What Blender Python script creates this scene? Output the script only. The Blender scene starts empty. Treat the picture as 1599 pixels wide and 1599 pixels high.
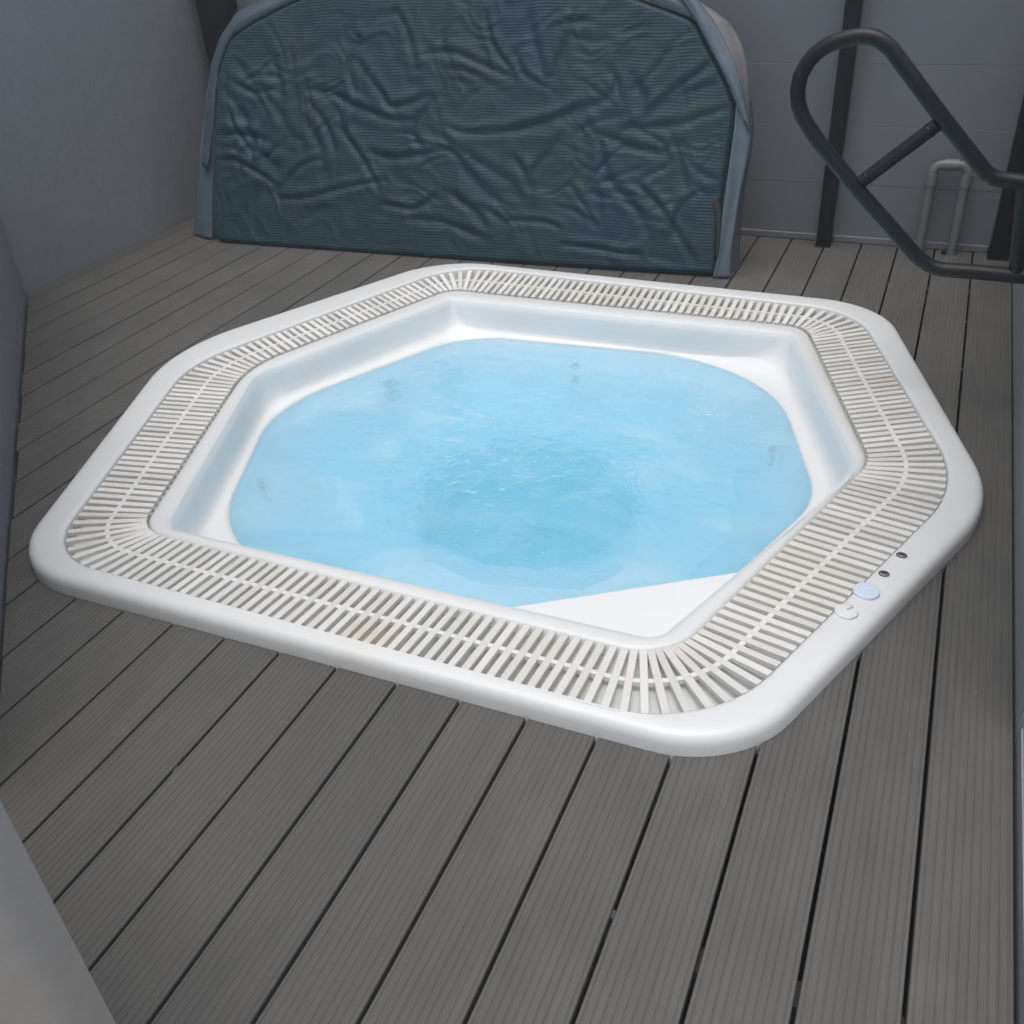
import bpy, bmesh, math, random
import numpy as np
from mathutils import Matrix, Vector, noise

scene = bpy.context.scene
COL = scene.collection
rad = math.radians
random.seed(7)

# ------------------------------------------------------------------ camera
F_PX, PITCH, ROLL, YAW = [1500.0, 0.58258, 0.06334, -0.43792]
CAM_H = 1.463
fw = Vector((math.sin(YAW)*math.cos(PITCH), math.cos(YAW)*math.cos(PITCH), -math.sin(PITCH)))
rt = Vector((math.cos(YAW), -math.sin(YAW), 0))
dn = fw.cross(rt)
rt2 = math.cos(ROLL)*rt + math.sin(ROLL)*dn
dn2 = -math.sin(ROLL)*rt + math.cos(ROLL)*dn
cam_d = bpy.data.cameras.new('camera')
cam_d.sensor_width = 36
cam_d.lens = F_PX/1599*36
cam_d.clip_start = 0.02
cam_d.clip_end = 500
cam = bpy.data.objects.new('camera', cam_d)
M = Matrix((rt2, -dn2, -fw)).transposed().to_4x4()
M.translation = Vector((0, 0, CAM_H))
cam.matrix_world = M
COL.objects.link(cam)
scene.camera = cam

# ------------------------------------------------------------------ sky, sun, exposure
SUN_EL, SUN_AZ = rad(78), rad(178)        # azimuth from +Y, clockwise
world = bpy.data.worlds.new('World')
scene.world = world
world.use_nodes = True
wn = world.node_tree.nodes
sky = wn.new('ShaderNodeTexSky')
sky.sky_type = 'NISHITA'
sky.sun_disc = False
sky.sun_elevation = SUN_EL
sky.sun_rotation = SUN_AZ
sky.air_density = 1.0
sky.dust_density = 4.0
sky.ozone_density = 1.0
wn['Background'].inputs['Strength'].default_value = 0.14
# thin even overcast: the blue of the clear sky is mostly washed out
hsv = wn.new('ShaderNodeHueSaturation')
hsv.inputs['Saturation'].default_value = 0.55
world.node_tree.links.new(sky.outputs[0], hsv.inputs['Color'])
world.node_tree.links.new(hsv.outputs[0], wn['Background'].inputs['Color'])
sun_d = bpy.data.lights.new('sun', 'SUN')
sun_d.energy = 1.3
sun_d.angle = rad(60)
sun_d.color = (1.0, 0.96, 0.9)
sun = bpy.data.objects.new('sun', sun_d)
sd = Vector((math.sin(SUN_AZ)*math.cos(SUN_EL), math.cos(SUN_AZ)*math.cos(SUN_EL), math.sin(SUN_EL)))
sun.rotation_euler = sd.to_track_quat('Z', 'Y').to_euler()
COL.objects.link(sun)
scene.view_settings.view_transform = 'Standard'
scene.view_settings.look = 'None'
scene.view_settings.gamma = 1
scene.view_settings.use_curve_mapping = False
scene.view_settings.exposure = 0.12
scene.cycles.use_denoising = True
scene.cycles.max_bounces = 20
scene.cycles.diffuse_bounces = 9
scene.cycles.transmission_bounces = 10
scene.cycles.volume_bounces = 12
scene.cycles.caustics_refractive = True
scene.cycles.caustics_reflective = True

# ------------------------------------------------------------------ helpers
def empty(name, loc=(0, 0, 0)):
    o = bpy.data.objects.new(name, None)
    o.empty_display_size = 0.1
    o.location = loc
    COL.objects.link(o)
    return o

def tag(o, label=None, cat=None, group=None, kind=None):
    if label: o['label'] = label
    if cat: o['category'] = cat
    if group: o['group'] = group
    if kind: o['kind'] = kind
    return o

def mesh_obj(name, verts, faces, mat=None, parent=None, smooth=None):
    me = bpy.data.meshes.new(name)
    me.from_pydata([tuple(v) for v in verts], [], faces)
    me.validate()
    if mat: me.materials.append(mat)
    if smooth is not None:
        me.polygons.foreach_set('use_smooth', [True]*len(me.polygons))
        me.set_sharp_from_angle(angle=rad(smooth))
    o = bpy.data.objects.new(name, me)
    COL.objects.link(o)
    if parent: o.parent = parent
    return o

def bm_obj(name, bm, mat=None, parent=None, smooth=None):
    bmesh.ops.recalc_face_normals(bm, faces=bm.faces)
    me = bpy.data.meshes.new(name)
    bm.to_mesh(me)
    bm.free()
    if mat: me.materials.append(mat)
    if smooth is not None:
        me.polygons.foreach_set('use_smooth', [True]*len(me.polygons))
        me.set_sharp_from_angle(angle=rad(smooth))
    o = bpy.data.objects.new(name, me)
    COL.objects.link(o)
    if parent: o.parent = parent
    return o

def box_bm(lo, hi, bevel=0.0, seg=1, bm=None):
    own = bm is None
    b = bmesh.new()
    r = bmesh.ops.create_cube(b, size=1)
    for v in b.verts:
        v.co = Vector([lo[i] + (v.co[i]+0.5)*(hi[i]-lo[i]) for i in range(3)])
    if bevel:
        bmesh.ops.bevel(b, geom=list(b.edges), offset=bevel, segments=seg, affect='EDGES', profile=0.5)
    if own: return b
    me = bpy.data.meshes.new('tmp'); b.to_mesh(me); b.free(); bm.from_mesh(me); bpy.data.meshes.remove(me)
    return bm

def tube_bm(pts, r, n=20, cap=True, bm=None):
    """tube along a polyline (parallel transport)"""
    bm = bm or bmesh.new()
    pts = [Vector(p) for p in pts]
    k = len(pts)
    tang = []
    for i in range(k):
        a = pts[max(i-1, 0)]; c = pts[min(i+1, k-1)]
        tang.append((c-a).normalized())
    up = Vector((0, 0, 1))
    if abs(tang[0].dot(up)) > 0.9: up = Vector((0, 1, 0))
    nrm = (up - tang[0]*up.dot(tang[0])).normalized()
    rings = []
    for i in range(k):
        nrm = (nrm - tang[i]*nrm.dot(tang[i])).normalized()
        b = tang[i].cross(nrm)
        rr = r[i] if isinstance(r, (list, tuple)) else r
        rings.append([bm.verts.new(pts[i] + rr*(math.cos(2*math.pi*j/n)*nrm + math.sin(2*math.pi*j/n)*b)) for j in range(n)])
    for i in range(k-1):
        for j in range(n):
            bm.faces.new((rings[i][j], rings[i][(j+1) % n], rings[i+1][(j+1) % n], rings[i+1][j]))
    if cap:
        bm.faces.new(rings[0][::-1]); bm.faces.new(rings[-1])
    return bm

def lathe_bm(prof, n=28, bm=None, M4=None):
    """prof: (r,z) list, spun round z"""
    bm = bm or bmesh.new()
    rings = []
    for r, z in prof:
        if r < 1e-6:
            rings.append([bm.verts.new((0, 0, z))])
        else:
            rings.append([bm.verts.new((r*math.cos(2*math.pi*j/n), r*math.sin(2*math.pi*j/n), z)) for j in range(n)])
    for a, b in zip(rings, rings[1:]):
        for j in range(n):
            k = (j+1) % n
            if len(a) == 1 and len(b) == 1: continue
            if len(a) == 1: bm.faces.new((a[0], b[j], b[k]))
            elif len(b) == 1: bm.faces.new((a[j], b[0], a[k]))
            else: bm.faces.new((a[j], b[j], b[k], a[k]))
    if M4: bmesh.ops.transform(bm, matrix=M4, verts=bm.verts)
    return bm

def fillet_path(pts, radii, seg=10):
    pts = [Vector(p) for p in pts]
    out = [pts[0]]
    for i in range(1, len(pts)-1):
        a = (pts[i-1]-pts[i]).normalized(); c = (pts[i+1]-pts[i]).normalized()
        r = radii[i]
        ang = a.angle(c)
        t = r/math.tan(ang/2)
        p0 = pts[i]+a*t; p1 = pts[i]+c*t
        ctr = pts[i] + (a+c).normalized()*(r/math.sin(ang/2))
        v0 = p0-ctr; v1 = p1-ctr
        for k in range(seg+1):
            
            th = v0.angle(v1)
            out.append(ctr + (v0*math.sin((1-k/seg)*th) + v1*math.sin(k/seg*th))/math.sin(th))
    out.append(pts[-1])
    return out

# ------------------------------------------------------------------ materials
class NT:
    def __init__(self, name):
        self.m = bpy.data.materials.new(name)
        self.m.use_nodes = True
        self.n = self.m.node_tree.nodes
        self.l = self.m.node_tree.links
        self.p = self.n['Principled BSDF']
    def new(self, t, **kw):
        nd = self.n.new(t)
        for k, v in kw.items():
            if k in nd.inputs and not hasattr(nd, k): nd.inputs[k].default_value = v
            else: setattr(nd, k, v)
        return nd
    def link(self, a, b): self.l.new(a, b)
    def coords(self, kind='Object', scale=(1, 1, 1)):
        if kind == 'Position':
            src = self.new('ShaderNodeNewGeometry').outputs['Position']
        else:
            src = self.new('ShaderNodeTexCoord').outputs[kind]
        mp = self.new('ShaderNodeMapping')
        mp.inputs['Scale'].default_value = scale
        self.link(src, mp.inputs['Vector'])
        return mp.outputs[0]
    def noise(self, vec, scale, detail=4, rough=0.55, dist=0.0):
        nd = self.new('ShaderNodeTexNoise')
        nd.inputs['Scale'].default_value = scale
        nd.inputs['Detail'].default_value = detail
        nd.inputs['Roughness'].default_value = rough
        nd.inputs['Distortion'].default_value = dist
        self.link(vec, nd.inputs['Vector'])
        return nd.outputs['Fac']
    def ramp(self, fac, stops):
        r = self.new('ShaderNodeValToRGB')
        el = r.color_ramp.elements
        while len(el) < len(stops): el.new(0.5)
        for e, (p, c) in zip(el, stops):
            e.position = p
            e.color = (*c, 1) if len(c) == 3 else c
        self.link(fac, r.inputs['Fac'])
        return r.outputs['Color']
    def mixc(self, fac, a, b, mode='MIX'):
        m = self.new('ShaderNodeMix', data_type='RGBA', blend_type=mode)
        for s, v in ((m.inputs['Factor'], fac), (m.inputs['A'], a), (m.inputs['B'], b)):
            pass
        ins = [i for i in m.inputs if i.enabled]
        # Factor, A, B of the RGBA variant
        f = m.inputs[0]; A = m.inputs[6]; B = m.inputs[7]
        for s, v in ((f, fac), (A, a), (B, b)):
            if hasattr(v, 'links') or isinstance(v, bpy.types.NodeSocket): self.link(v, s)
            elif isinstance(v, (int, float)): s.default_value = v
            else: s.default_value = (*v, 1)
        return m.outputs[2]
    def bump(self, h, strength=0.3, dist=0.002, prev=None):
        b = self.new('ShaderNodeBump')
        b.inputs['Strength'].default_value = strength
        b.inputs['Distance'].default_value = dist
        self.link(h, b.inputs['Height'])
        if prev is not None: self.link(prev, b.inputs['Normal'])
        return b.outputs['Normal']
    def math(self, op, a, b=None, clamp=False):
        m = self.new('ShaderNodeMath', operation=op)
        m.use_clamp = clamp
        for s, v in ((m.inputs[0], a), (m.inputs[1], b)):
            if v is None: continue
            if isinstance(v, (int, float)): s.default_value = v
            else: self.link(v, s)
        return m.outputs[0]

def simple_mat(name, col, rough=0.5, var=0.12, scale=6, bump=0.0, bscale=120, metal=0.0, spec=0.5, coords='Position'):
    t = NT(name)
    v = t.coords(coords)
    f = t.noise(v, scale, 5)
    lo = tuple(c*(1-var) for c in col); hi = tuple(min(1, c*(1+var)) for c in col)
    t.link(t.ramp(f, [(0.3, lo), (0.7, hi)]), t.p.inputs['Base Color'])
    t.p.inputs['Roughness'].default_value = rough
    t.p.inputs['Metallic'].default_value = metal
    t.p.inputs['Specular IOR Level'].default_value = spec
    if bump:
        t.link(t.bump(t.noise(v, bscale, 4), bump, 0.003), t.p.inputs['Normal'])
    return t.m

def mask_at(t, centre, r0, r1):
    """1 inside r0 of a world point, 0 beyond r1, ragged by noise"""
    pos = t.coords('Position')
    d = t.new('ShaderNodeVectorMath', operation='DISTANCE')
    t.link(pos, d.inputs[0]); d.inputs[1].default_value = centre
    dd = t.math('ADD', d.outputs['Value'], t.math('MULTIPLY', t.math('SUBTRACT', t.noise(pos, 40, 4), 0.5), r1*0.9))
    mr = t.new('ShaderNodeMapRange')
    mr.inputs['From Min'].default_value = r1; mr.inputs['From Max'].default_value = r0
    t.link(dd, mr.inputs['Value'])
    return mr.outputs[0]

def deck_material():
    t = NT('composite_decking')
    info = t.new('ShaderNodeObjectInfo')
    v = t.coords('Position', (1, 0.05, 1))
    n1 = t.noise(v, 90, 4, 0.6)
    n2 = t.noise(t.coords('Position'), 2.2, 5, 0.6)
    n3 = t.noise(t.coords('Position', (1, 0.35, 1)), 9, 5, 0.65)
    base = t.ramp(n2, [(0.3, (0.086, 0.086, 0.082)), (0.7, (0.108, 0.107, 0.101))])
    base = t.mixc(0.55, base, t.ramp(n1, [(0.3, (0.077, 0.078, 0.075)), (0.7, (0.118, 0.116, 0.110))]))
    base = t.mixc(0.25, base, t.ramp(n3, [(0.35, (0.068, 0.068, 0.067)), (0.7, (0.128, 0.125, 0.119))]))
    tone = t.ramp(info.outputs['Random'], [(0, (0.95, 0.955, 0.965)), (1, (1.05, 1.045, 1.03))])
    base = t.mixc(1.0, base, tone, 'MULTIPLY')
    base = t.mixc(1.0, base, (1.02, 1.005, 0.975), 'MULTIPLY')
    worn = t.ramp(t.noise(t.coords('Position'), 1.1, 6, 0.62, 0.6), [(0.35, (0.90, 0.905, 0.92)), (0.65, (1.08, 1.075, 1.06))])
    base = t.mixc(1.0, base, worn, 'MULTIPLY')
    drip = t.ramp(t.noise(t.coords('Position'), 21, 3, 0.5), [(0.66, (0, 0, 0)), (0.70, (1, 1, 1))])
    zone = t.ramp(t.noise(t.coords('Position'), 1.7, 3, 0.5), [(0.52, (0, 0, 0)), (0.66, (1, 1, 1))])
    base = t.mixc(t.math('MULTIPLY', t.math('MULTIPLY', drip, zone), 0.22), base, (0.16, 0.16, 0.155))
    # pale specks of dropped plaster and dust
    vor = t.new('ShaderNodeTexVoronoi')
    vor.inputs['Scale'].default_value = 5.5
    vor.inputs['Randomness'].default_value = 1
    t.link(t.coords('Position'), vor.inputs['Vector'])
    sp = t.math('LESS_THAN', vor.outputs['Distance'], 0.014)
    keep = t.math('GREATER_THAN', t.noise(t.coords('Position'), 3.1, 2), 0.5)
    base = t.mixc(t.math('MULTIPLY', t.math('MULTIPLY', sp, keep), 0.7), base, (0.42, 0.42, 0.41))
    t.link(base, t.p.inputs['Base Color'])
    t.link(t.ramp(n3, [(0.3, (0.5, 0.5, 0.5)), (0.75, (0.68, 0.68, 0.68))]), t.p.inputs['Roughness'])
    t.p.inputs['Specular IOR Level'].default_value = 0.4
    t.link(t.bump(t.noise(t.coords('Position', (1, 0.03, 1)), 420, 2), 0.25, 0.0008), t.p.inputs['Normal'])
    return t.m

def acrylic_material():
    t = NT('white_acrylic')
    n = t.noise(t.coords('Position'), 3, 5)
    base = t.ramp(n, [(0.3, (0.665, 0.688, 0.690)), (0.7, (0.695, 0.716, 0.718))])
    # faint grime and rust that has settled at the foot of the rim
    pos = t.new('ShaderNodeNewGeometry').outputs['Position']
    sep = t.new('ShaderNodeSeparateXYZ'); t.link(pos, sep.inputs[0])
    mr = t.new('ShaderNodeMapRange')
    mr.inputs['From Min'].default_value = 0.016; mr.inputs['From Max'].default_value = -0.002
    t.link(sep.outputs['Z'], mr.inputs['Value'])
    dc = t.new('ShaderNodeVectorMath', operation='DISTANCE')
    t.link(pos, dc.inputs[0]); dc.inputs[1].default_value = (-1.11, 2.55, 0)
    low = t.math('MULTIPLY', mr.outputs[0], t.math('GREATER_THAN', dc.outputs['Value'], 1.17))
    g = t.math('MULTIPLY', low, t.ramp(t.noise(t.coords('Position'), 7, 6, 0.7), [(0.5, (0, 0, 0)), (0.72, (1, 1, 1))]))
    base = t.mixc(t.math('MULTIPLY', g, 0.75), base, (0.36, 0.27, 0.19))
    scuff = t.ramp(t.noise(t.coords('Position', (1, 1, 3)), 26, 6, 0.75), [(0.62, (0, 0, 0)), (0.78, (1, 1, 1))])
    base = t.mixc(t.math('MULTIPLY', scuff, 0.03), base, (0.55, 0.54, 0.5))
    m1 = mask_at(t, (-1.02, 1.33, 0.054), 0.0, 0.10)
    base = t.mixc(t.math('MULTIPLY', m1, 0.12), base, (0.62, 0.5, 0.33))
    t.link(base, t.p.inputs['Base Color'])
    t.p.inputs['Roughness'].default_value = 0.26
    t.p.inputs['Specular IOR Level'].default_value = 0.45
    t.link(t.bump(t.noise(t.coords('Position'), 900, 2), 0.04, 0.0005), t.p.inputs['Normal'])
    return t.m

def slat_material():
    t = NT('aged_white_plastic')
    info = t.new('ShaderNodeObjectInfo')
    n = t.noise(t.coords('Position'), 2.3, 5, 0.6)
    base = t.ramp(n, [(0.3, (0.66, 0.655, 0.625)), (0.7, (0.73, 0.726, 0.70))])
    tone = t.ramp(info.outputs['Random'], [(0, (0.90, 0.895, 0.87)), (0.5, (0.98, 0.975, 0.96)), (1, (1.05, 1.05, 1.04))])
    base = t.mixc(1.0, base, tone, 'MULTIPLY')
    grime = t.ramp(t.noise(t.coords('Position'), 34, 6, 0.7), [(0.55, (0, 0, 0)), (0.75, (1, 1, 1))])
    base = t.mixc(t.math('MULTIPLY', grime, 0.32), base, (0.46, 0.43, 0.35))
    for c, r, col, k in (((-1.02, 1.395, 0.045), 0.085, (0.54, 0.36, 0.18), 0.6),
                         ((-1.20, 3.62, 0.045), 0.28, (0.46, 0.38, 0.28), 0.45),
                         ((-0.75, 3.62, 0.045), 0.30, (0.50, 0.41, 0.30), 0.4),
                         ((-0.19, 1.95, 0.045), 0.20, (0.60, 0.52, 0.38), 0.4),
                         ((-0.05, 3.0, 0.045), 0.12, (0.55, 0.47, 0.36), 0.35),
                         ((-1.98, 1.47, 0.045), 0.16, (0.55, 0.48, 0.38), 0.4),
                         ((-0.62, 1.42, 0.045), 0.22, (0.62, 0.55, 0.42), 0.3)):
        base = t.mixc(t.math('MULTIPLY', mask_at(t, c, 0.0, r), k*0.62), base, col)
    t.link(base, t.p.inputs['Base Color'])
    t.p.inputs['Roughness'].default_value = 0.45
    return t.m

def plaster_material(name, lo, hi, stain=None, rough_relief=1.0):
    t = NT(name)
    v = t.coords('Position')
    n = t.noise(v, 1.3, 6, 0.6)
    base = t.ramp(n, [(0.3, lo), (0.7, hi)])
    fine = t.ramp(t.noise(v, 30, 6, 0.7), [(0.3, tuple(c*0.93 for c in lo)), (0.7, tuple(c*1.05 for c in hi))])
    base = t.mixc(0.4, base, fine)
    if stain:
        for c, r, col, k in stain:
            base = t.mixc(t.math('MULTIPLY', mask_at(t, c, r*0.3, r), k), base, col)
    t.link(base, t.p.inputs['Base Color'])
    t.p.inputs['Roughness'].default_value = 0.75
    t.p.inputs['Specular IOR Level'].default_value = 0.3
    b1 = t.bump(t.noise(v, 7, 6, 0.65), 0.35*rough_relief, 0.012)
    pits = t.ramp(t.noise(t.coords('Position', (1, 1, 0.7)), 38, 3, 0.5, 0.6), [(0.66, (0, 0, 0)), (0.74, (1, 1, 1))])
    b2 = t.bump(pits, 0.45*rough_relief, 0.004, b1)
    b3 = t.bump(t.noise(v, 260, 3), 0.15, 0.0015, b2)
    t.link(b3, t.p.inputs['Normal'])
    return t.m

def fabric_material(name, col, ribs=True):
    t = NT(name)
    uvn = t.new('ShaderNodeTexCoord').outputs['UV'] if ribs else t.coords('Position')
    n = t.noise(t.coords('Position'), 4.0, 5)
    base = t.ramp(n, [(0.3, tuple(c*0.85 for c in col)), (0.7, tuple(c*1.15 for c in col))])
    if ribs:
        n2 = t.noise(t.coords('Position'), 3.1, 4, 0.55, 0.5)
        base = t.mixc(t.ramp(n2, [(0.42, (0, 0, 0)), (0.62, (1, 1, 1))]), base, (col[0]*0.72, col[1]*0.92, col[2]*1.24))
        sep = t.new('ShaderNodeSeparateXYZ'); t.link(uvn, sep.inputs[0])
        ph = t.math('MULTIPLY', sep.outputs['Y'], 2*math.pi/0.0125)
        w = t.math('SINE', ph)
        w01 = t.math('MULTIPLY_ADD', w, 0.5); 
        w01.node.inputs[2].default_value = 0.5
        # colour turns paler on the crest of each rib
        crest = t.math('POWER', w01, 3.0)
        wob = t.ramp(t.noise(uvn, 14, 4), [(0.35, (0.25, 0.25, 0.25)), (0.65, (1, 1, 1))])
        base = t.mixc(t.math('MULTIPLY', crest, t.math('MULTIPLY', wob, 0.32)), base, tuple(min(1, c*1.9+0.01) for c in col))
        nb = t.bump(w01, 0.32, 0.003)
        nb = t.bump(t.noise(uvn, 700, 2), 0.2, 0.0008, nb)
        t.p.inputs['Roughness'].default_value = 0.55
        t.p.inputs['Specular IOR Level'].default_value = 0.32
    else:
        nb = t.bump(t.noise(uvn, 26, 5, 0.6), 0.35, 0.006)
        nb = t.bump(t.noise(uvn, 600, 2), 0.2, 0.0008, nb)
        t.p.inputs['Roughness'].default_value = 0.5
    t.link(base, t.p.inputs['Base Color'])
    t.link(nb, t.p.inputs['Normal'])
    return t.m

def water_material():
    t = NT('spa_water')
    t.n.remove(t.p)
    g = t.new('ShaderNodeBsdfGlass')
    g.inputs['IOR'].default_value = 1.33
    g.inputs['Roughness'].default_value = 0.0
    g.inputs['Color'].default_value = (0.84, 0.955, 1, 1)
    v = t.coords('Position')
    n1 = t.noise(t.coords('Position', (0.9, 1.5, 1)), 6, 3, 0.5, 1.2)
    n2 = t.noise(v, 24, 3, 0.5, 1.0)
    pos = t.new('ShaderNodeNewGeometry').outputs['Position']
    d = t.new('ShaderNodeVectorMath', operation='DISTANCE')
    t.link(pos, d.inputs[0]); d.inputs[1].default_value = (-1.10, 2.50, WATER_Z)
    # ripples fanning out from the jets where the foot well begins
    mr = t.new('ShaderNodeMapRange')
    mr.inputs['From Min'].default_value = 0.60; mr.inputs['From Max'].default_value = 0.36
    t.link(d.outputs['Value'], mr.inputs['Value'])
    b = t.bump(n1, 0.30, 0.03)
    mul = t.math('MULTIPLY', n2, t.math('MULTIPLY_ADD', mr.outputs[0], 0.8))
    mul.node.inputs[1].links[0].from_node.inputs[2].default_value = 0.12
    b = t.bump(mul, 0.8, 0.014, b)
    # aerated water: part of the light passes straight through the broken surface
    t.n.remove(g)
    rf = t.new('ShaderNodeBsdfRefraction')
    rf.inputs['IOR'].default_value = 1.33
    rf.inputs['Roughness'].default_value = 0.0
    rf.inputs['Color'].default_value = (0.82, 0.915, 1, 1)
    gl = t.new('ShaderNodeBsdfGlossy')
    gl.inputs['Roughness'].default_value = 0.02
    gl.inputs['Color'].default_value = (1, 1, 1, 1)
    fr = t.new('ShaderNodeFresnel')
    fr.inputs['IOR'].default_value = 1.33
    for nd in (rf, gl, fr): t.link(b, nd.inputs['Normal'])
    tr = t.new('ShaderNodeBsdfTransparent')
    tr.inputs['Color'].default_value = (0.82, 0.915, 1, 1)
    m1 = t.new('ShaderNodeMixShader')
    m1.inputs[0].default_value = 0.42
    t.link(rf.outputs[0], m1.inputs[1]); t.link(tr.outputs[0], m1.inputs[2])
    mx = t.new('ShaderNodeMixShader')
    t.link(fr.outputs[0], mx.inputs[0]); t.link(m1.outputs[0], mx.inputs[1]); t.link(gl.outputs[0], mx.inputs[2])
    # fine air bubbles scatter, the water itself takes out the red
    va = t.new('ShaderNodeVolumeAbsorption')
    va.inputs['Color'].default_value = (0.0, 0.875, 0.9995, 1)
    va.inputs['Density'].default_value = 0.62
    vs = t.new('ShaderNodeVolumeScatter')
    vs.inputs['Color'].default_value = (1, 1, 1, 1)
    vs.inputs['Density'].default_value = 1.1
    vol = t.new('ShaderNodeAddShader')
    t.link(va.outputs[0], vol.inputs[0]); t.link(vs.outputs[0], vol.inputs[1])
    out = t.n['Material Output']
    # pale diffuse patches mixed into the surface by noise
    fm = t.ramp(t.noise(t.coords('Position', (1, 1.25, 1)), 2.6, 4, 0.6, 0.9), [(0.46, (0, 0, 0)), (0.68, (1, 1, 1))])
    df = t.new('ShaderNodeBsdfDiffuse')
    df.inputs['Color'].default_value = (0.82, 0.86, 0.88, 1)
    m2 = t.new('ShaderNodeMixShader')
    t.link(t.math('MULTIPLY', fm, 0.12), m2.inputs[0]); t.link(mx.outputs[0], m2.inputs[1]); t.link(df.outputs[0], m2.inputs[2])
    t.link(m2.outputs[0], out.inputs['Surface'])
    t.link(vol.outputs[0], out.inputs['Volume'])
    return t.m

WATER_Z = -0.110
MAT = {}
MAT['deck'] = deck_material()
MAT['joist'] = simple_mat('dark_joist', (0.05, 0.05, 0.052), 0.8)
MAT['clip'] = simple_mat('grey_clip', (0.05, 0.05, 0.052), 0.7)
MAT['acrylic'] = acrylic_material()
MAT['inner'] = simple_mat('lightened_acrylic', (0.75, 0.772, 0.777), 0.28, 0.02, 3)  # same white acrylic, colour lightened against the shade on the inner walls
MAT['basin'] = simple_mat('brightened_acrylic', (0.85, 0.875, 0.88), 0.3, 0.02, 3)  # same white acrylic, lightened further so the water above looks brighter
MAT['slat'] = slat_material()
MAT['gutter'] = simple_mat('gutter_plastic', (0.55, 0.55, 0.54), 0.5, 0.1, 4)
MAT['water'] = water_material()
MAT['plaster_left'] = plaster_material('grey_plaster', (0.225, 0.243, 0.26), (0.265, 0.282, 0.30))
MAT['plaster_near'] = plaster_material('pale_plaster', (0.335, 0.337, 0.34), (0.375, 0.375, 0.375),
    [((-0.87, 0.20, 0.45), 0.34, (0.34, 0.31, 0.25), 0.8)], 0.2)
MAT['panel'] = simple_mat('grey_wall_panel', (0.155, 0.17, 0.188), 0.5, 0.05, 3, 0.08, 60)
MAT['post'] = simple_mat('black_powder_coat', (0.005, 0.007, 0.010), 0.5, 0.15, 12, spec=0.25)
MAT['rail'] = simple_mat('dark_rail_paint', (0.007, 0.011, 0.014), 0.4, 0.1, 10, 0.05, 300, spec=0.35)
MAT['pvc'] = simple_mat('grey_pvc', (0.155, 0.16, 0.166), 0.4, 0.08, 12)
MAT['face'] = fabric_material('ribbed_cover_cloth', (0.013, 0.036, 0.043))
MAT['skirt'] = fabric_material('cover_vinyl', (0.085, 0.115, 0.145), False)
MAT['hem'] = fabric_material('hem_vinyl', (0.045, 0.065, 0.083), False)
MAT['skirt_dark'] = fabric_material('dark_cover_vinyl', (0.07, 0.078, 0.085), False)
MAT['skirt_tan'] = fabric_material('faded_cover_vinyl', (0.135, 0.135, 0.14), False)
MAT['strap'] = simple_mat('black_webbing', (0.012, 0.014, 0.017), 0.7)
MAT['bluewhite'] = simple_mat('pale_blue_plastic', (0.60, 0.69, 0.80), 0.35, 0.04)
MAT['whitecap'] = simple_mat('white_plastic', (0.70, 0.715, 0.715), 0.35, 0.04)
MAT['hole_shade'] = simple_mat('port_shade', (0.05, 0.045, 0.045), 0.6)  # dark colour painted for the shade inside the valve openings
MAT['steel'] = simple_mat('dull_steel', (0.45, 0.43, 0.42), 0.35, 0.1, 30, metal=0.9)
MAT['ground'] = simple_mat('earth', (0.10, 0.095, 0.085), 0.9, 0.3, 0.6, 0.4, 8)
MAT['jet'] = simple_mat('jet_plastic', (0.66, 0.68, 0.69), 0.4)
MAT['eye'] = simple_mat('jet_eye', (0.45, 0.46, 0.47), 0.4)
MAT['bubble'] = simple_mat('bubble_foam', (0.8, 0.84, 0.86), 0.2)

# ------------------------------------------------------------------ tub outlines (rounded hexagons, metres about C0)
C0 = (-1.11, 2.55)
FEAT = {
    'bot': [0.3036,1.5463,2.704,3.5219,4.7169,5.9058,1.279,1.1814,1.34,1.361,1.2499,1.3389,0.3261,0.3724,0.6228,0.2937,0.2671,0.5466],
    'gout': [0.3385,1.5235,2.7511,3.5061,4.6989,5.9211,1.1875,1.0885,1.1737,1.2473,1.2002,1.2475,0.292,0.2718,0.4314,0.2493,0.315,0.5832],
    'gin': [0.3364,1.5664,2.7543,3.4933,4.7006,5.9759,0.9921,0.9239,1.0407,1.0491,0.9878,1.0051,0.1083,0.1061,0.3919,0.1272,0.1565,0.2016],
    'cin': [0.3567,1.583,2.7374,3.5117,4.7132,5.9257,0.9465,0.8414,0.9625,0.9966,0.9397,0.9808,0.0726,0.0358,0.1487,0.0868,0.06,0.3092],
    'wat': [0.3284,1.6239,2.6797,3.5376,4.6928,5.9552,0.863,0.8052,0.8864,0.9377,0.8819,0.8947,0.5878,0.2928,0.497,0.5009,0.3,0.3706],
}

def outline(p, m=14, ns=10):
    ang, dist, r = p[:6], p[6:12], p[12:18]
    V = []
    for i in range(6):
        j = (i+1) % 6
        A = np.array([[math.cos(ang[i]), math.sin(ang[i])], [math.cos(ang[j]), math.sin(ang[j])]])
        V.append(np.linalg.solve(A, [dist[i], dist[j]]))
    P = []
    for i in range(6):
        j = (i+1) % 6
        a0, a1 = ang[i], ang[j]
        if a1 < a0: a1 += 2*math.pi
        h = (a1-a0)/2
        c = V[i] - r[i]/math.cos(h)*np.array([math.cos(a0+h), math.sin(a0+h)])
        P.append([c + r[i]*np.array([math.cos(t), math.sin(t)]) for t in np.linspace(a0, a1, m)])
    out = []
    for i in range(6):
        out += P[i]
        a, b = P[i][-1], P[(i+1) % 6][0]
        out += [a + (b-a)*k/(ns+1) for k in range(1, ns+1)]
    return np.array(out) + np.array(C0)

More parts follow.
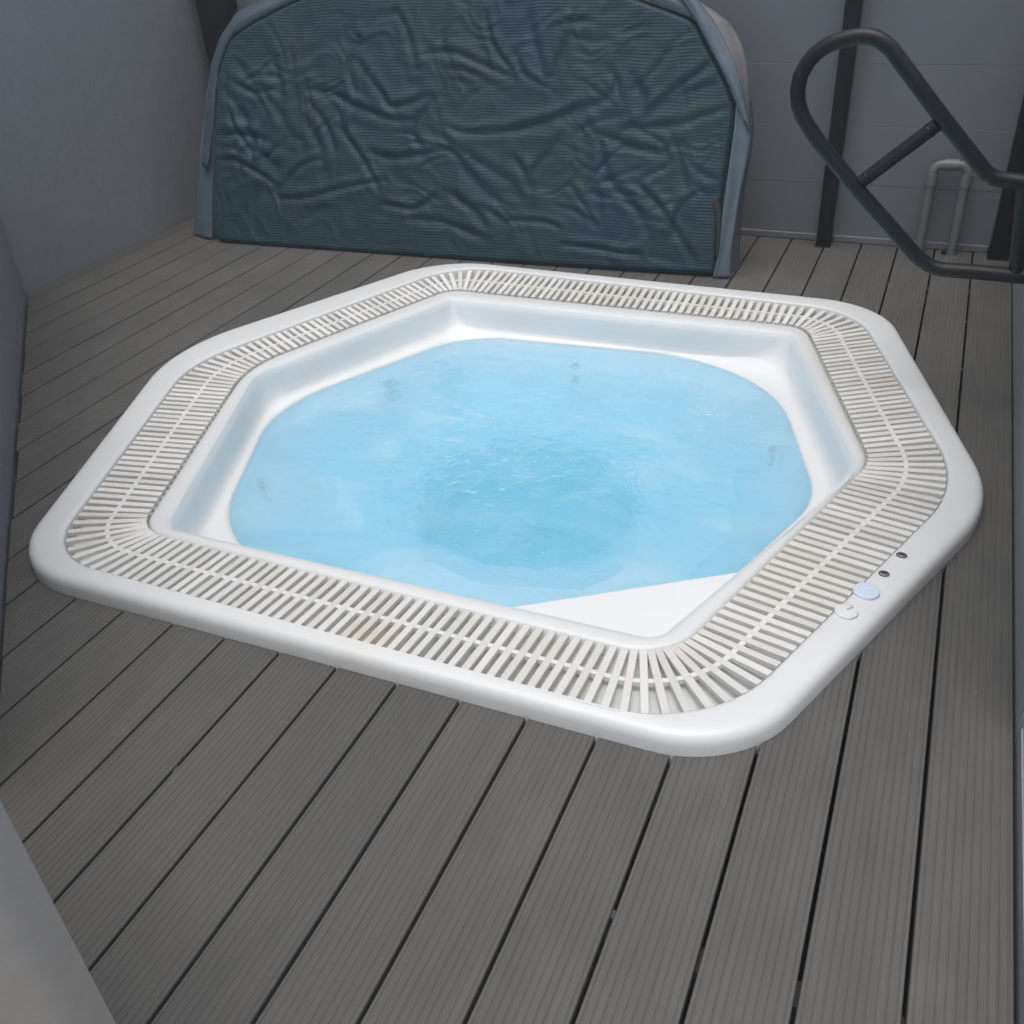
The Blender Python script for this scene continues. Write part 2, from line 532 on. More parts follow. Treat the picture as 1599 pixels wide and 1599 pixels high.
def inset(p, d):
    q = list(p)
    for i in range(6):
        q[6+i] -= d
        q[12+i] = max(0.012, q[12+i]-d)
    return q

def lerp(p, q, t):
    return [a*(1-t)+b*t for a, b in zip(p, q)]

BOT, GOUT, GIN, CIN, WAT = (FEAT[k] for k in ('bot', 'gout', 'gin', 'cin', 'wat'))
SEAT_Z, WELL_Z = -0.39, -0.72
WELL_C, WELL_R = np.array((-1.105, 2.48)), 0.375

def loft(secs, close_last=True):
    verts, faces = [], []
    n = len(secs[0][0])
    for pts, z in secs:
        zz = z if hasattr(z, '__len__') else [z]*n
        verts += [(x, y, c) for (x, y), c in zip(pts, zz)]
    for i in range(len(secs)-1):
        for j in range(n):
            k = (j+1) % n
            faces.append((i*n+j, i*n+k, (i+1)*n+k, (i+1)*n+j))
    if close_last: faces.append(tuple(range((len(secs)-1)*n, len(secs)*n)))
    return verts, faces

wat_o = outline(WAT)
wang = np.arctan2(wat_o[:, 1]-WELL_C[1], wat_o[:, 0]-WELL_C[0])
def circ(r): return WELL_C + r*np.stack([np.cos(wang), np.sin(wang)], 1)
def seat_mix(t, r=WELL_R): return wat_o*(1-t) + circ(r)*t

tub = tag(empty('hot_tub', (C0[0], C0[1], 0)), 'white six sided hot tub sunk in the grey deck, slatted overflow rim', 'hot tub')
def tub_part(o):
    o.parent = tub
    o.matrix_parent_inverse = Matrix.Translation((-C0[0], -C0[1], 0))
    return o

secs = [
    (outline(inset(BOT, 0.002)), -0.03), (outline(BOT), -0.004), (outline(inset(BOT, 0.0015)), 0.024), (outline(inset(BOT, 0.0030)), 0.033),
    (outline(inset(BOT, 0.0070)), 0.0415), (outline(inset(BOT, 0.0135)), 0.0478), (outline(inset(BOT, 0.0220)), 0.0512), (outline(inset(BOT, 0.032)), 0.0528),
    (outline(lerp(inset(BOT, 0.034), GOUT, 0.35)), 0.0538), (outline(lerp(inset(BOT, 0.034), GOUT, 0.75)), 0.0543),
    (outline(inset(GOUT, -0.007)), 0.0538), (outline(inset(GOUT, -0.002)), 0.052), (outline(GOUT), 0.048), (outline(inset(GOUT, 0.001)), 0.034),
    (outline(inset(GOUT, 0.002)), 0.014), (outline(inset(GIN, -0.004)), 0.0), (outline(GIN), 0.006), (outline(inset(GIN, 0.002)), 0.016),
    (outline(inset(GIN, 0.008)), 0.0215), (outline(inset(GIN, 0.018)), 0.0238), (outline(lerp(GIN, CIN, 0.6)), 0.0240),
    (outline(inset(CIN, -0.010)), 0.0225), (outline(CIN), 0.0165), (outline(inset(CIN, 0.007)), 0.006), (outline(inset(CIN, 0.012)), -0.010),
    (outline(lerp(inset(CIN, 0.012), WAT, 0.12)), -0.050), (outline(lerp(inset(CIN, 0.012), WAT, 0.24)), -0.080),
    (outline(lerp(inset(CIN, 0.012), WAT, 0.40)), -0.094), (outline(lerp(inset(CIN, 0.012), WAT, 0.62)), -0.0985), (outline(lerp(inset(CIN, 0.012), WAT, 0.88)), -0.1015),
    (outline(lerp(inset(CIN, 0.012), WAT, 0.96)), -0.104), (wat_o, -0.112), (outline(inset(WAT, 0.006)), -0.13), (outline(inset(WAT, 0.075)), -0.22),
    (outline(inset(WAT, 0.16)), -0.31), (seat_mix(0.42, WELL_R+0.03), -0.365), (seat_mix(0.65, WELL_R+0.03), SEAT_Z+0.02), (seat_mix(0.85, WELL_R+0.03), SEAT_Z-0.005), (circ(WELL_R+0.03), SEAT_Z-0.016),
    (circ(WELL_R+0.005), SEAT_Z-0.026), (circ(WELL_R-0.008), SEAT_Z-0.05), (circ(WELL_R-0.014), WELL_Z+0.03), (circ(WELL_R-0.03), WELL_Z+0.008), (circ(WELL_R-0.06), WELL_Z),
]
iw = next(i for i, s_ in enumerate(secs) if isinstance(s_[1], float) and s_[1] == 0.0165)
v, f = loft(secs[:iw+1], False)
shell = tub_part(mesh_obj('shell', v, f, MAT['acrylic'], None, 50))
ib = next(i for i, s_ in enumerate(secs) if isinstance(s_[1], float) and s_[1] == -0.112)
v, f = loft(secs[iw:ib+1], False)
inner = tub_part(mesh_obj('inner_wall', v, f, MAT['inner'], None, 50))
v, f = loft(secs[ib:])
basin = tub_part(mesh_obj('basin', v, f, MAT['basin'], None, 50))

# grating: slats fanned round the overflow gutter
S_OUT = outline(inset(GOUT, 0.004), 40, 40)
S_IN = outline(inset(GIN, -0.004), 40, 40)
S_MID = (S_OUT+S_IN)/2
seg = np.linalg.norm(np.roll(S_MID, -1, 0)-S_MID, axis=1)
cum = np.concatenate([[0], np.cumsum(seg)])
NSLAT = 244
def at_s(arr, s):
    s = s % cum[-1]
    i = min(np.searchsorted(cum, s, 'right')-1, len(arr)-1)
    t = (s-cum[i])/max(seg[i], 1e-9)
    return arr[i]*(1-t) + arr[(i+1) % len(arr)]*t

Z_OUT, Z_IN = 0.0455, 0.0245
def slat_mesh():
    # unit-length inverted channel along +x (scaled per slat), top at z = 0
    b = bmesh.new()
    w, h, c = 0.0091, 0.011, 0.0012
    prof = [(-w, -h), (-w, -c), (-w+c, 0), (w-c, 0), (w, -c), (w, -h)]
    A = [b.verts.new((0, y, z)) for y, z in prof]
    B = [b.verts.new((1, y, z)) for y, z in prof]
    for i in range(6):
        j = (i+1) % 6
        b.faces.new((A[i], A[j], B[j], B[i]))
    b.faces.new(A[::-1]); b.faces.new(B)
    for x0, x1 in ((0.03, 0.07), (0.93, 0.97)):
        for y in (-0.0055, 0.0055):
            box_bm((x0, y-0.0015, -0.05), (x1, y+0.0015, -h), bm=b)
    bmesh.ops.recalc_face_normals(b, faces=b.faces)
    me = bpy.data.meshes.new('slat')
    b.to_mesh(me); b.free()
    me.materials.append(MAT['slat'])
    return me
sm = slat_mesh()
tg = np.roll(S_MID, -1, 0)-np.roll(S_MID, 1, 0)
tg /= np.linalg.norm(tg, axis=1)[:, None]
def smooth_normal(s, half=0.11):
    acc = np.zeros(2)
    for d_ in np.linspace(-half, half, 15):
        v_ = at_s(tg, s+d_); acc += v_*(1-abs(d_)/half*0.8)
    acc /= np.linalg.norm(acc)
    return np.array((acc[1], -acc[0]))          # outward
def cross(poly, p, d):
    A = poly; e = np.roll(poly, -1, 0)-A
    den = d[0]*e[:, 1]-d[1]*e[:, 0]
    w = A-p
    with np.errstate(divide='ignore', invalid='ignore'):
        tt = (w[:, 0]*e[:, 1]-w[:, 1]*e[:, 0])/den
        uu = (w[:, 0]*d[1]-w[:, 1]*d[0])/den
    ok = (uu >= -1e-9) & (uu <= 1) & (tt > 0.01)
    return p + d*tt[ok].min()
for i in range(NSLAT):
    s = (i+0.35)*cum[-1]/NSLAT
    mid = at_s(S_MID, s); nrm = smooth_normal(s)
    a = cross(S_OUT, mid, nrm); c = cross(S_IN, mid, -nrm)
    j = random.uniform(-0.0012, 0.0012)
    a3 = Vector((a[0], a[1], Z_OUT+random.uniform(-0.0008, 0.0008))); c3 = Vector((c[0], c[1], Z_IN+random.uniform(-0.0006, 0.0006)))
    x = c3-a3; L = x.length; x.normalize()
    y = Vector((0, 0, 1)).cross(x).normalized(); z = x.cross(y)
    o = bpy.data.objects.new('slat', sm)
    Mx = Matrix((x, y, z)).transposed().to_4x4()
    Mx.translation = a3 + y*j
    o.matrix_world = Mx @ Matrix.Diagonal((L, random.uniform(0.95, 1.04), 1, 1))
    COL.objects.link(o)
    tub_part(o)

def ribbon(pts, zc, w, h, name, mat):
    n = len(pts)
    t = np.roll(pts, -1, 0)-np.roll(pts, 1, 0)
    t /= np.linalg.norm(t, axis=1)[:, None]
    nr = np.stack([-t[:, 1], t[:, 0]], 1)
    vs, fs = [], []
    for k, (dw, z) in enumerate(((-w, zc-h), (-w, zc), (w, zc), (w, zc-h))):
        vs += [(x, y, z) for x, y in pts+nr*dw]
    for k in range(4):
        k2 = (k+1) % 4
        for j in range(n):
            j2 = (j+1) % n
            fs.append((k*n+j, k*n+j2, k2*n+j2, k2*n+j))
    return mesh_obj(name, vs, fs, mat)
MIDO = outline(inset(lerp(GOUT, GIN, 0.5), 0.0), 20, 14)
tub_part(ribbon(MIDO, (Z_OUT+Z_IN)/2-0.0012, 0.0062, 0.012, 'grating_spine', MAT['whitecap']))
# ribbed support strips low in the gutter that the slat feet stand on
tub_part(ribbon(outline(inset(GOUT, 0.010), 20, 14), 0.016, 0.004, 0.034, 'gutter_ledge', MAT['gutter']))
tub_part(ribbon(outline(inset(GIN, -0.010), 20, 14), 0.002, 0.004, 0.026, 'gutter_ledge', MAT['gutter']))

# entry step across the corner of the tub
def entry_step():
    p0 = np.array((-0.770, 1.685)); p1 = np.array((-0.342, 1.966))
    d = p1-p0; d /= np.linalg.norm(d); nrm = np.array((d[1], -d[0]))     # towards the corner
    o = outline(inset(CIN, 0.004), 20, 30)
    side = (o-p0) @ nrm
    idx = [i for i in range(len(o)) if side[i] > 0]
    # contiguous run
    start = next(i for i in idx if (i-1) % len(o) not in idx)
    run = []
    i = start
    while i in idx:
        run.append(o[i]); i = (i+1) % len(o)
    prev = o[(start-1) % len(o)]; nxt = o[i]
    def cut(a, b):
        sa, sb = (a-p0) @ nrm, (b-p0) @ nrm
        return a + (b-a)*sa/(sa-sb)
    poly = [cut(prev, run[0])] + run + [cut(run[-1], nxt)]
    b = bmesh.new()
    top = [b.verts.new((x, y, -0.034)) for x, y in poly]
    bot = [b.verts.new((x, y, -0.60)) for x, y in poly]
    n = len(poly)
    b.faces.new(top); b.faces.new(bot[::-1])
    for i in range(n):
        j = (i+1) % n
        b.faces.new((top[i], bot[i], bot[j], top[j]))
    bmesh.ops.recalc_face_normals(b, faces=b.faces)
    e = [ed for ed in b.edges if all(v in (top[0], top[-1]) for v in ed.verts)]
    bmesh.ops.bevel(b, geom=e, offset=0.014, segments=4, affect='EDGES', profile=0.5)
    return tub_part(bm_obj('entry_step', b, MAT['inner'], None, 40))
entry_step()

# sunken step added in front of it, shaped to a pale patch on the water
SUNK = [(-1.42, 1.86), (-1.37, 2.01), (-1.23, 2.068), (-1.04, 2.02), (-0.78, 2.083), (-0.70, 2.19), (-0.54, 2.172), (-0.43, 2.13), (-0.25, 1.98), (-0.25, 1.85), (-0.60, 1.56), (-1.10, 1.56)]
def sunken_step():
    pts = SUNK
    b = bmesh.new()
    top = [b.verts.new((x, y, -0.245)) for x, y in pts]
    bot = [b.verts.new((x, y, -0.6)) for x, y in pts]
    b.faces.new(top)
    for i in range(len(pts)):
        j = (i+1) % len(pts)
        b.faces.new((top[i], bot[i], bot[j], top[j]))
    bmesh.ops.recalc_face_normals(b, faces=b.faces)
    bmesh.ops.bevel(b, geom=[e for e in b.edges if e.verts[0].co.z > -0.25 and e.verts[1].co.z > -0.25], offset=0.05, segments=5, affect='EDGES')
    return tub_part(bm_obj('sunken_step', b, MAT['basin'], None, 40))
sunken_step()

# controls on the rim
RIM_Z = 0.0541
def part_at(name, bm, mat, loc, parent=None, rot=0):
    o = bm_obj(name, bm, mat, None, 40)
    o.matrix_world = Matrix.Translation(loc) @ Matrix.Rotation(rot, 4, 'Z')
    tub_part(o) if parent is None else None
    return o
def child_mesh(name, bm, mat, parent):
    o = bm_obj(name, bm, mat, None, 40)
    o.parent = parent
    return o
for x, y in ((0.061, 2.061), (0.029, 1.972)):
    o = part_at('air_valve', lathe_bm([(0.0158, 0), (0.0158, 0.0012), (0.0142, 0.0017), (0.0130, 0.0012), (0.0130, 0.0005), (0, 0.0005)]), MAT['whitecap'], (x, y, RIM_Z))
    o['label'] = 'air valve port, its opening painted as a dark recess'
    b = lathe_bm([(0.0131, 0.0008), (0.006, 0.0007), (0, 0.0007)])  # flat dark disc stands for the shade inside; the rim is not cut
    child_mesh('disc', b, MAT['hole_shade'], o)
    b = tube_bm([(-0.0098, 0.0018, 0.0006), (-0.006, -0.0040, 0.0008), (0.0, -0.0062, 0.0009), (0.006, -0.0040, 0.0008), (0.0098, 0.0018, 0.0006)], 0.0019, 8)
    child_mesh('valve_rim', b, MAT['steel'], o)
btn = part_at('push_button', lathe_bm([(0.0300, 0), (0.0300, 0.0035), (0.0285, 0.0058), (0.0255, 0.0066), (0.0190, 0.0064), (0.0182, 0.0054), (0.0172, 0.0054), (0.0162, 0.0070), (0.012, 0.0076), (0, 0.0078)], 40), MAT['bluewhite'], (-0.002, 1.889, RIM_Z))
btn['label'] = 'pale blue round button with raised swirl'
arc = [(0.0085*math.cos(a), 0.0085*math.sin(a), 0.0080) for a in np.linspace(rad(-110), rad(140), 14)]
child_mesh('symbol', tube_bm(arc, 0.0011, 8), MAT['bluewhite'], btn)
knob = part_at('selector_knob', lathe_bm([(0.0255, 0), (0.0258, 0.003), (0.0245, 0.0052), (0.0222, 0.006), (0.0215, 0.0048), (0.0205, 0.0048), (0.0195, 0.0064), (0.012, 0.0070), (0, 0.0070)], 40), MAT['whitecap'], (-0.035, 1.800, RIM_Z), None, rad(52))
knob['label'] = 'white round selector knob with pointer ridge'
child_mesh('pointer', box_bm((0.002, -0.0022, 0.0068), (0.019, 0.0022, 0.0105), 0.001), MAT['gutter'], knob)

# jets under the water, drain in the foot well
def jet(loc, direction, name='jet_nozzle', s=1.0):
    b = lathe_bm([(0.036*s, -0.01), (0.036*s, 0.004), (0.032*s, 0.009), (0.024*s, 0.010), (0.020*s, 0.006), (0.014*s, 0.003), (0.012*s, 0.003)], 24)
    o = bm_obj(name, b, MAT['jet'], None, 40)
    q = Vector(direction).to_track_quat('Z', 'Y')
    o.matrix_world = Matrix.Translation(loc) @ q.to_matrix().to_4x4()
    tub_part(o)
    c = bm_obj('nozzle_eye', lathe_bm([(0.013*s, 0.0035), (0.006*s, 0.0055), (0, 0.006)], 16), MAT['eye'], None, 40)
    c.parent = o
    return o
def wall_at(px, py, z):
    """point on the submerged shell wall in the direction of (px, py) seen from the tub centre"""
    o = outline(inset(WAT, 0.006+(-0.13-z)*0.767), 14, 20)
    c = np.array(C0); d = np.array((px, py))-c; d /= np.linalg.norm(d)
    rel = o-c
    k = np.argmax((rel @ d)/np.linalg.norm(rel, axis=1))
    return Vector((o[k][0], o[k][1], z)), Vector((-d[0], -d[1], 0.8))
for px, py, z in ((-1.90, 2.93, -0.20), (-1.88, 2.12, -0.19), (-1.22, 3.30, -0.22), (-0.33, 2.87, -0.20)):
    p, d = wall_at(px, py, z)
    jet(p, d, s=0.85 if px < -1.5 else 0.6)
b = lathe_bm([(0.07, 0), (0.07, 0.004), (0.064, 0.010), (0.04, 0.014), (0.02, 0.015), (0, 0.015)], 32)
drain = bm_obj('drain_cover', b, MAT['jet'], None, 40)
drain.matrix_world = Matrix.Translation((WELL_C[0], WELL_C[1], WELL_Z))
tub_part(drain)

# water: closed body, its underside just inside the shell wall
wsecs = [
    (circ(0.001), WATER_Z), (circ(0.2), WATER_Z), (seat_mix(0.5), WATER_Z), (outline(inset(WAT, -0.004)), WATER_Z), (outline(inset(WAT, -0.006)), -0.125), (outline(inset(WAT, 0.001)), -0.14), (outline(inset(WAT, 0.072)), -0.226),
    (outline(inset(WAT, 0.157)), -0.316), (seat_mix(0.42, WELL_R+0.03), -0.371), (seat_mix(0.65, WELL_R+0.03), SEAT_Z+0.014), (seat_mix(0.85, WELL_R+0.03), SEAT_Z-0.011), (circ(WELL_R+0.03), SEAT_Z-0.022),
    (circ(WELL_R+0.0), SEAT_Z-0.06), (circ(WELL_R-0.008), WELL_Z+0.028), (circ(WELL_R-0.024), WELL_Z+0.002), (circ(WELL_R-0.06), WELL_Z-0.008),
]
v, f = loft(wsecs)
n = len(wat_o)
f.append(tuple(range(n-1, -1, -1)))
b = bmesh.new()
me = bpy.data.meshes.new('t'); me.from_pydata(v, [], f); b.from_mesh(me)
bmesh.ops.remove_doubles(b, verts=b.verts, dist=0.0006)
bmesh.ops.recalc_face_normals(b, faces=b.faces)
water = bm_obj('water', b, MAT['water'], None, 30)
tag(water, 'clear blue bubbling water filling the tub', kind='structure')

# bubbles resting on the water
b = bmesh.new()
rb = random.Random(3)
for k in range(230):
    if k < 90:
        a = rb.uniform(0, 6.28); r = abs(rb.gauss(0, 0.42)); x, y = -1.1+r*math.cos(a), 2.6+r*math.sin(a)*0.9
    elif k < 170:
        x, y = rb.gauss(-0.55, 0.22), rb.gauss(3.0, 0.16)
    else:
        x, y = rb.gauss(-0.85, 0.25), rb.gauss(1.92, 0.10)
    if np.hypot(x-C0[0], y-C0[1]) > 0.80 or y < 1.78: continue
    R = rb.uniform(0.0012, 0.0034)
    bmesh.ops.create_icosphere(b, subdivisions=1, radius=R, matrix=Matrix.Translation((x, y, WATER_Z+0.0002)) @ Matrix.Diagonal((1, 1, 0.6, 1)))
bub = bm_obj('foam_bubbles', b, MAT['bubble'], None, 60)
tag(bub, 'tiny white bubbles drifting on the tub water', 'bubbles', kind='stuff')

# ------------------------------------------------------------------ deck
PITCH_D, X0 = 0.1541, 0.164        # board pitch, one joint's x
XL, XR, YB = -3.755, 0.318, 4.545
HOLE = outline(inset(BOT, 0.03), 30, 60)
def hole_at(x):
    ys = []
    n = len(HOLE)
    for i in range(n):
        a, c = HOLE[i], HOLE[(i+1) % n]
        if (a[0]-x)*(c[0]-x) <= 0 and a[0] != c[0]:
            ys.append(a[1]+(c[1]-a[1])*(x-a[0])/(c[0]-a[0]))
    return (min(ys), max(ys)) if len(ys) >= 2 else None
hx0, hx1 = HOLE[:, 0].min(), HOLE[:, 0].max()
hyL = HOLE[HOLE[:, 0].argmin()][1]; hyR = HOLE[HOLE[:, 0].argmax()][1]
deck = tag(empty('deck', (0, 0, 0)), 'grey grooved composite deck boards round the tub', kind='structure')
GAP, NG = 0.0072, 10
def plank_profile(w):
    """(x, z) across a board from 0 to w: bevelled edges, grooves along the top"""
    pr = [(0.0, -0.024), (0.0, -0.002), (0.0015, 0.0)]
    e = 0.008
    step = (w-2*e)/(NG-1)
    for g in range(NG):
        x = e+g*step
        pr += [(x-0.0016, 0.0), (x-0.0009, -0.0011), (x+0.0009, -0.0011), (x+0.0016, 0.0)]
    pr += [(w-0.0015, 0.0), (w, -0.002), (w, -0.024)]
    return pr
def plank(prof, x0, ya, yb, dz, cap=(True, True)):
    vs, fs = [], []
    n = len(prof)
    for ys in (ya, yb):
        vs += [(x0+x, y, z+dz) for (x, z), y in zip(prof, ys)]
    for i in range(n-1):
        fs.append((i, i+1, n+i+1, n+i))
    fs.append((n-1, 0, n, 2*n-1))
    for side, ys, b0 in ((0, ya, 0), (1, yb, n)):
        if not cap[side]: continue
        m0 = len(vs)
        vs += [(x0+x, y, -0.024+dz) for (x, z), y in zip(prof, ys)]
        for i in range(1, n-2):
            q = (b0+i, b0+i+1, m0+i+1, m0+i)
            fs.append(q if side else q[::-1])
    o = mesh_obj('plank', vs, fs, MAT['deck'], deck)
    return o
k0 = math.floor((XL-X0)/PITCH_D)
k1 = math.ceil((XR-X0)/PITCH_D)
rp = random.Random(11)
for k in range(k0, k1):
    xa = max(X0+k*PITCH_D+GAP/2, XL); xb = min(X0+(k+1)*PITCH_D-GAP/2, XR)
    if xb-xa < 0.004: continue
    w = xb-xa
    pr = plank_profile(PITCH_D-GAP)
    if w < PITCH_D-GAP-1e-4:
        off = 0 if xb == XR or xa != XL else PITCH_D-GAP-w
        pr = [(x-off, z) for x, z in pr if off-1e-6 <= x <= off+w+1e-6]
        if pr[0][1] > -0.02: pr = [(0.0, -0.024), (0.0, 0.0)] + pr
        if pr[-1][1] > -0.02: pr = pr + [(w, 0.0), (w, -0.024)]
    dz = rp.uniform(-0.0008, 0.0008)
    cut = rp.uniform(0.0, 0.012)
    def y_start(x):
        return max(-0.9, -0.790-x+0.006+cut)
    ys = [y_start(xa+x) for x, _ in pr]
    ye = [YB-0.004]*len(pr)
    hs = []
    for x, _ in pr:
        X = xa+x
        h = hole_at(X)
        if h is None: h = (hyL, hyL) if X < C0[0] else (hyR, hyR)
        hs.append(h)
    if xb < hx0 or xa > hx1:
        plank(pr, xa, ys, ye, dz)
    else:
        plank(pr, xa, ys, [h[0] for h in hs], dz, (True, False))
        plank(pr, xa, [h[1] for h in hs], ye, dz, (False, True))
b = bmesh.new()
y = -0.7
while y < 4.5:
    for xs in ((XL, -2.62), (0.30-0.0, XR)) if 1.2 < y < 3.9 else ((XL, XR),):
        if xs[1]-xs[0] > 0.05 and not (xs[0] < -3.0 and y < 0.5):
            box_bm((max(xs[0], -0.79-y if y < 2.9 else xs[0]) , y, -0.075), (xs[1], y+0.045, -0.0262), bm=b)
    y += 0.40
bm_obj('joist', b, MAT['joist'], deck)['kind'] = 'stuff'
b = bmesh.new()
for k in range(k0+1, k1):
    xj = X0+k*PITCH_D
    y = -0.678
    while y < 4.4:
        h = hole_at(xj)
        if (h is None or not (h[0]-0.02 < y < h[1]+0.02)) and y > -0.79-xj+0.03 and rp.random() < 0.3:
            yy = y+rp.uniform(-0.02, 0.02)
            box_bm((xj-GAP/2+0.0006, yy, -0.012), (xj+GAP/2-0.0006, yy+0.016, -0.0045+rp.uniform(-0.002, 0.0015)), bm=b)
        y += 0.40
bm_obj('board_clip', b, MAT['clip'], deck)['kind'] = 'stuff'

# ground below the deck, out to the horizon
b = bmesh.new()
bmesh.ops.create_grid(b, x_segments=24, y_segments=24, size=150)
for v_ in b.verts: v_.co.z = -1.3 + 0.05*noise.noise(v_.co*0.1)
tag(bm_obj('ground', b, MAT['ground'], None, 60), 'bare earth below the deck', kind='structure')

# ------------------------------------------------------------------ walls
def slab(name, pts, z0, z1, mat, parent=None, bevel=0.004):
    """vertical prism over a plan polygon"""
    b = bmesh.new()
    lo = [b.verts.new((x, y, z0)) for x, y in pts]; hi = [b.verts.new((x, y, z1)) for x, y in pts]
    n = len(pts)
    b.faces.new(hi); b.faces.new(lo[::-1])
    for i in range(n):
        j = (i+1) % n
        b.faces.new((lo[i], lo[j], hi[j], hi[i]))
    bmesh.ops.recalc_face_normals(b, faces=b.faces)
    if bevel: bmesh.ops.bevel(b, geom=list(b.edges), offset=bevel, segments=2, affect='EDGES')
    return bm_obj(name, b, mat, parent, 26 if not bevel else None)
WH = 1.72
w = slab('plaster_wall', [(-3.76, 2.972), (-3.76, 4.72), (-3.98, 4.72), (-3.98, 2.90), (-3.83, 2.90)], -1.3, 1.45, MAT['plaster_left'])
tag(w, 'long grey plaster wall beside the folded cover, rough patches', 'wall')
w = slab('angled_wall', [(-3.765, 2.966), (-1.523, 0.724), (-1.70, 0.62), (-3.905, 2.826)], -1.3, 1.10, MAT['plaster_left'])
tag(w, 'grey wall set at an angle behind the tub corner, only a strip in view', 'wall')
w = slab('near_wall', [(-0.700, 0.3455), (-0.700, 0.318), (-0.703, 0.306), (-0.710, 0.296), (-0.722, 0.287), (-0.745, 0.272), (-1.15, 0.04), (-1.9, 0.04), (-1.9, 0.3455)], -1.3, 0.95, MAT['plaster_near'], bevel=0)
tag(w, 'pale plaster wall end close to the camera, tan stain on it', 'wall')
w = slab('side_wall', [(0.321, 1.592), (0.52, 1.592), (0.52, 4.72), (0.321, 4.72)], -1.3, 1.45, MAT['plaster_left'])
tag(w, 'dark grey side wall running along the last deck board', 'wall')
w = slab('threshold', [(0.322, -0.9), (0.62, -0.9), (0.62, 1.585), (0.322, 1.585)], -1.3, 0.035, MAT['plaster_left'])
tag(w, 'low pale sill edging the deck where the side wall stops', 'sill')

back = tag(empty('panel_wall', (-1.7, 4.56, 0)), 'grey wall of wide horizontal panels behind the folded cover', 'wall')
def back_part(o):
    o.parent = back
    o.matrix_parent_inverse = Matrix.Translation((1.7, -4.56, 0))
    return o
bays = [(-3.752, -3.536), (-3.534, -0.461), (-0.459, 0.262), (0.264, 0.318)]
for a, c in bays:
    z = 0.0
    k = 0
    while z < WH:
        h = 0.243
        zz = 0.012+0.2440*k
        o = bm_obj('panel', box_bm((a+0.001, 4.552+random.uniform(-0.0008, 0.0008), zz), (c-0.001, 4.59, zz+h), 0.0010, 1), MAT['panel'], None)
        back_part(o)
        k += 1; z = zz+h
back_part(bm_obj('backing', box_bm((-3.756, 4.592, -1.3), (0.319, 4.72, WH+0.02)), MAT['post']))
for a, c in ((-3.45, -0.495), (-0.425, 0.220)):
    back_part(bm_obj('skirting', box_bm((a, 4.538, 0.002), (c, 4.5505, 0.030), 0.002), MAT['panel']))

for x0, x1, lab in ((-3.690, -3.505, 'black post in the far corner, rising behind the folded cover'),
                    (-0.490, -0.430, 'slim black post between the folded cover and the grey pipes'),
                    (0.224, 0.300, 'black post at the end of the panel wall behind the handrail')):
    t = tag(empty('steel_post', ((x0+x1)/2, 4.50, 0)), lab, 'post', 'black posts along the panel wall')
    cx = (x0+x1)/2; hw = (x1-x0)/2
    b = box_bm((-hw, -0.045, 0.006), (hw, 0.048, WH+0.1), 0.004, 2)
    bm_obj('shaft', b, MAT['post'], t, 30)
    bm_obj('foot_plate', box_bm((-hw-0.004, -0.052, 0.0005), (hw+0.004, 0.048, 0.0055), 0.001), MAT['post'], t)

# grey pipe loop by the panel wall
pp = tag(empty('drain_pipe', (0.02, 4.49, 0)), 'grey plastic pipe loop rising from the deck in front of the panel wall', 'pipe')
xl, xr, zt, rr = -0.055, 0.078, 0.372, 0.0195
path = fillet_path([(xl-0.02, 0, -0.05), (xl-0.02, 0, zt), (xr-0.02, 0, zt), (xr-0.02, 0, -0.05)], [0, 0.035, 0.035, 0], 10)
bm_obj('pipe', tube_bm(path, rr, 20), MAT['pvc'], pp, 40)
for x in (xl, xr):
    bm_obj('elbow_collar', tube_bm([(x-0.02, 0, zt-0.085), (x-0.02, 0, zt-0.036)], 0.0245, 20), MAT['pvc'], pp, 40)
bm_obj('elbow_collar', tube_bm([(xl+0.018, 0, zt), (xr-0.058, 0, zt)], 0.0245, 20), MAT['pvc'], pp, 40)
bm_obj('pipe_clip', box_bm((xr-0.062, -0.018, 0.004), (xr-0.042, 0.004, 0.02), 0.003), MAT['post'], pp)

# handrail
RY = 2.95
hr = tag(empty('handrail', (0.32, RY, 0.6)), 'dark tubular handrail with a looped end reaching over the deck', 'handrail')
def hp(pts): return [(x-0.32, 0, z-0.6) for x, z in pts]
R_T = 0.021
RAIL = [(0.321, 0.704), (0.19, 0.71), (0.155, 0.713), (0.12, 0.717), (0.098, 0.729), (0.081, 0.745), (-0.064, 0.895), (-0.192, 1.033), (-0.215, 1.05), (-0.238, 1.061), (-0.264, 1.065), (-0.289, 1.063), (-0.321, 1.056), (-0.352, 1.045), (-0.382, 1.025), (-0.404, 0.999), (-0.419, 0.965), (-0.423, 0.93), (-0.417, 0.892), (-0.402, 0.86), (-0.382, 0.832), (-0.354, 0.798), (-0.22, 0.66), (-0.065, 0.512), (-0.036, 0.485), (-0.007, 0.467), (0.013, 0.459), (0.036, 0.455), (0.118, 0.456), (0.245, 0.454), (0.321, 0.45)]
CROSS = [(-0.048, 0.848), (-0.22, 0.689)]
UPR = [(0.196, 0.71), (0.227, 0.465)]

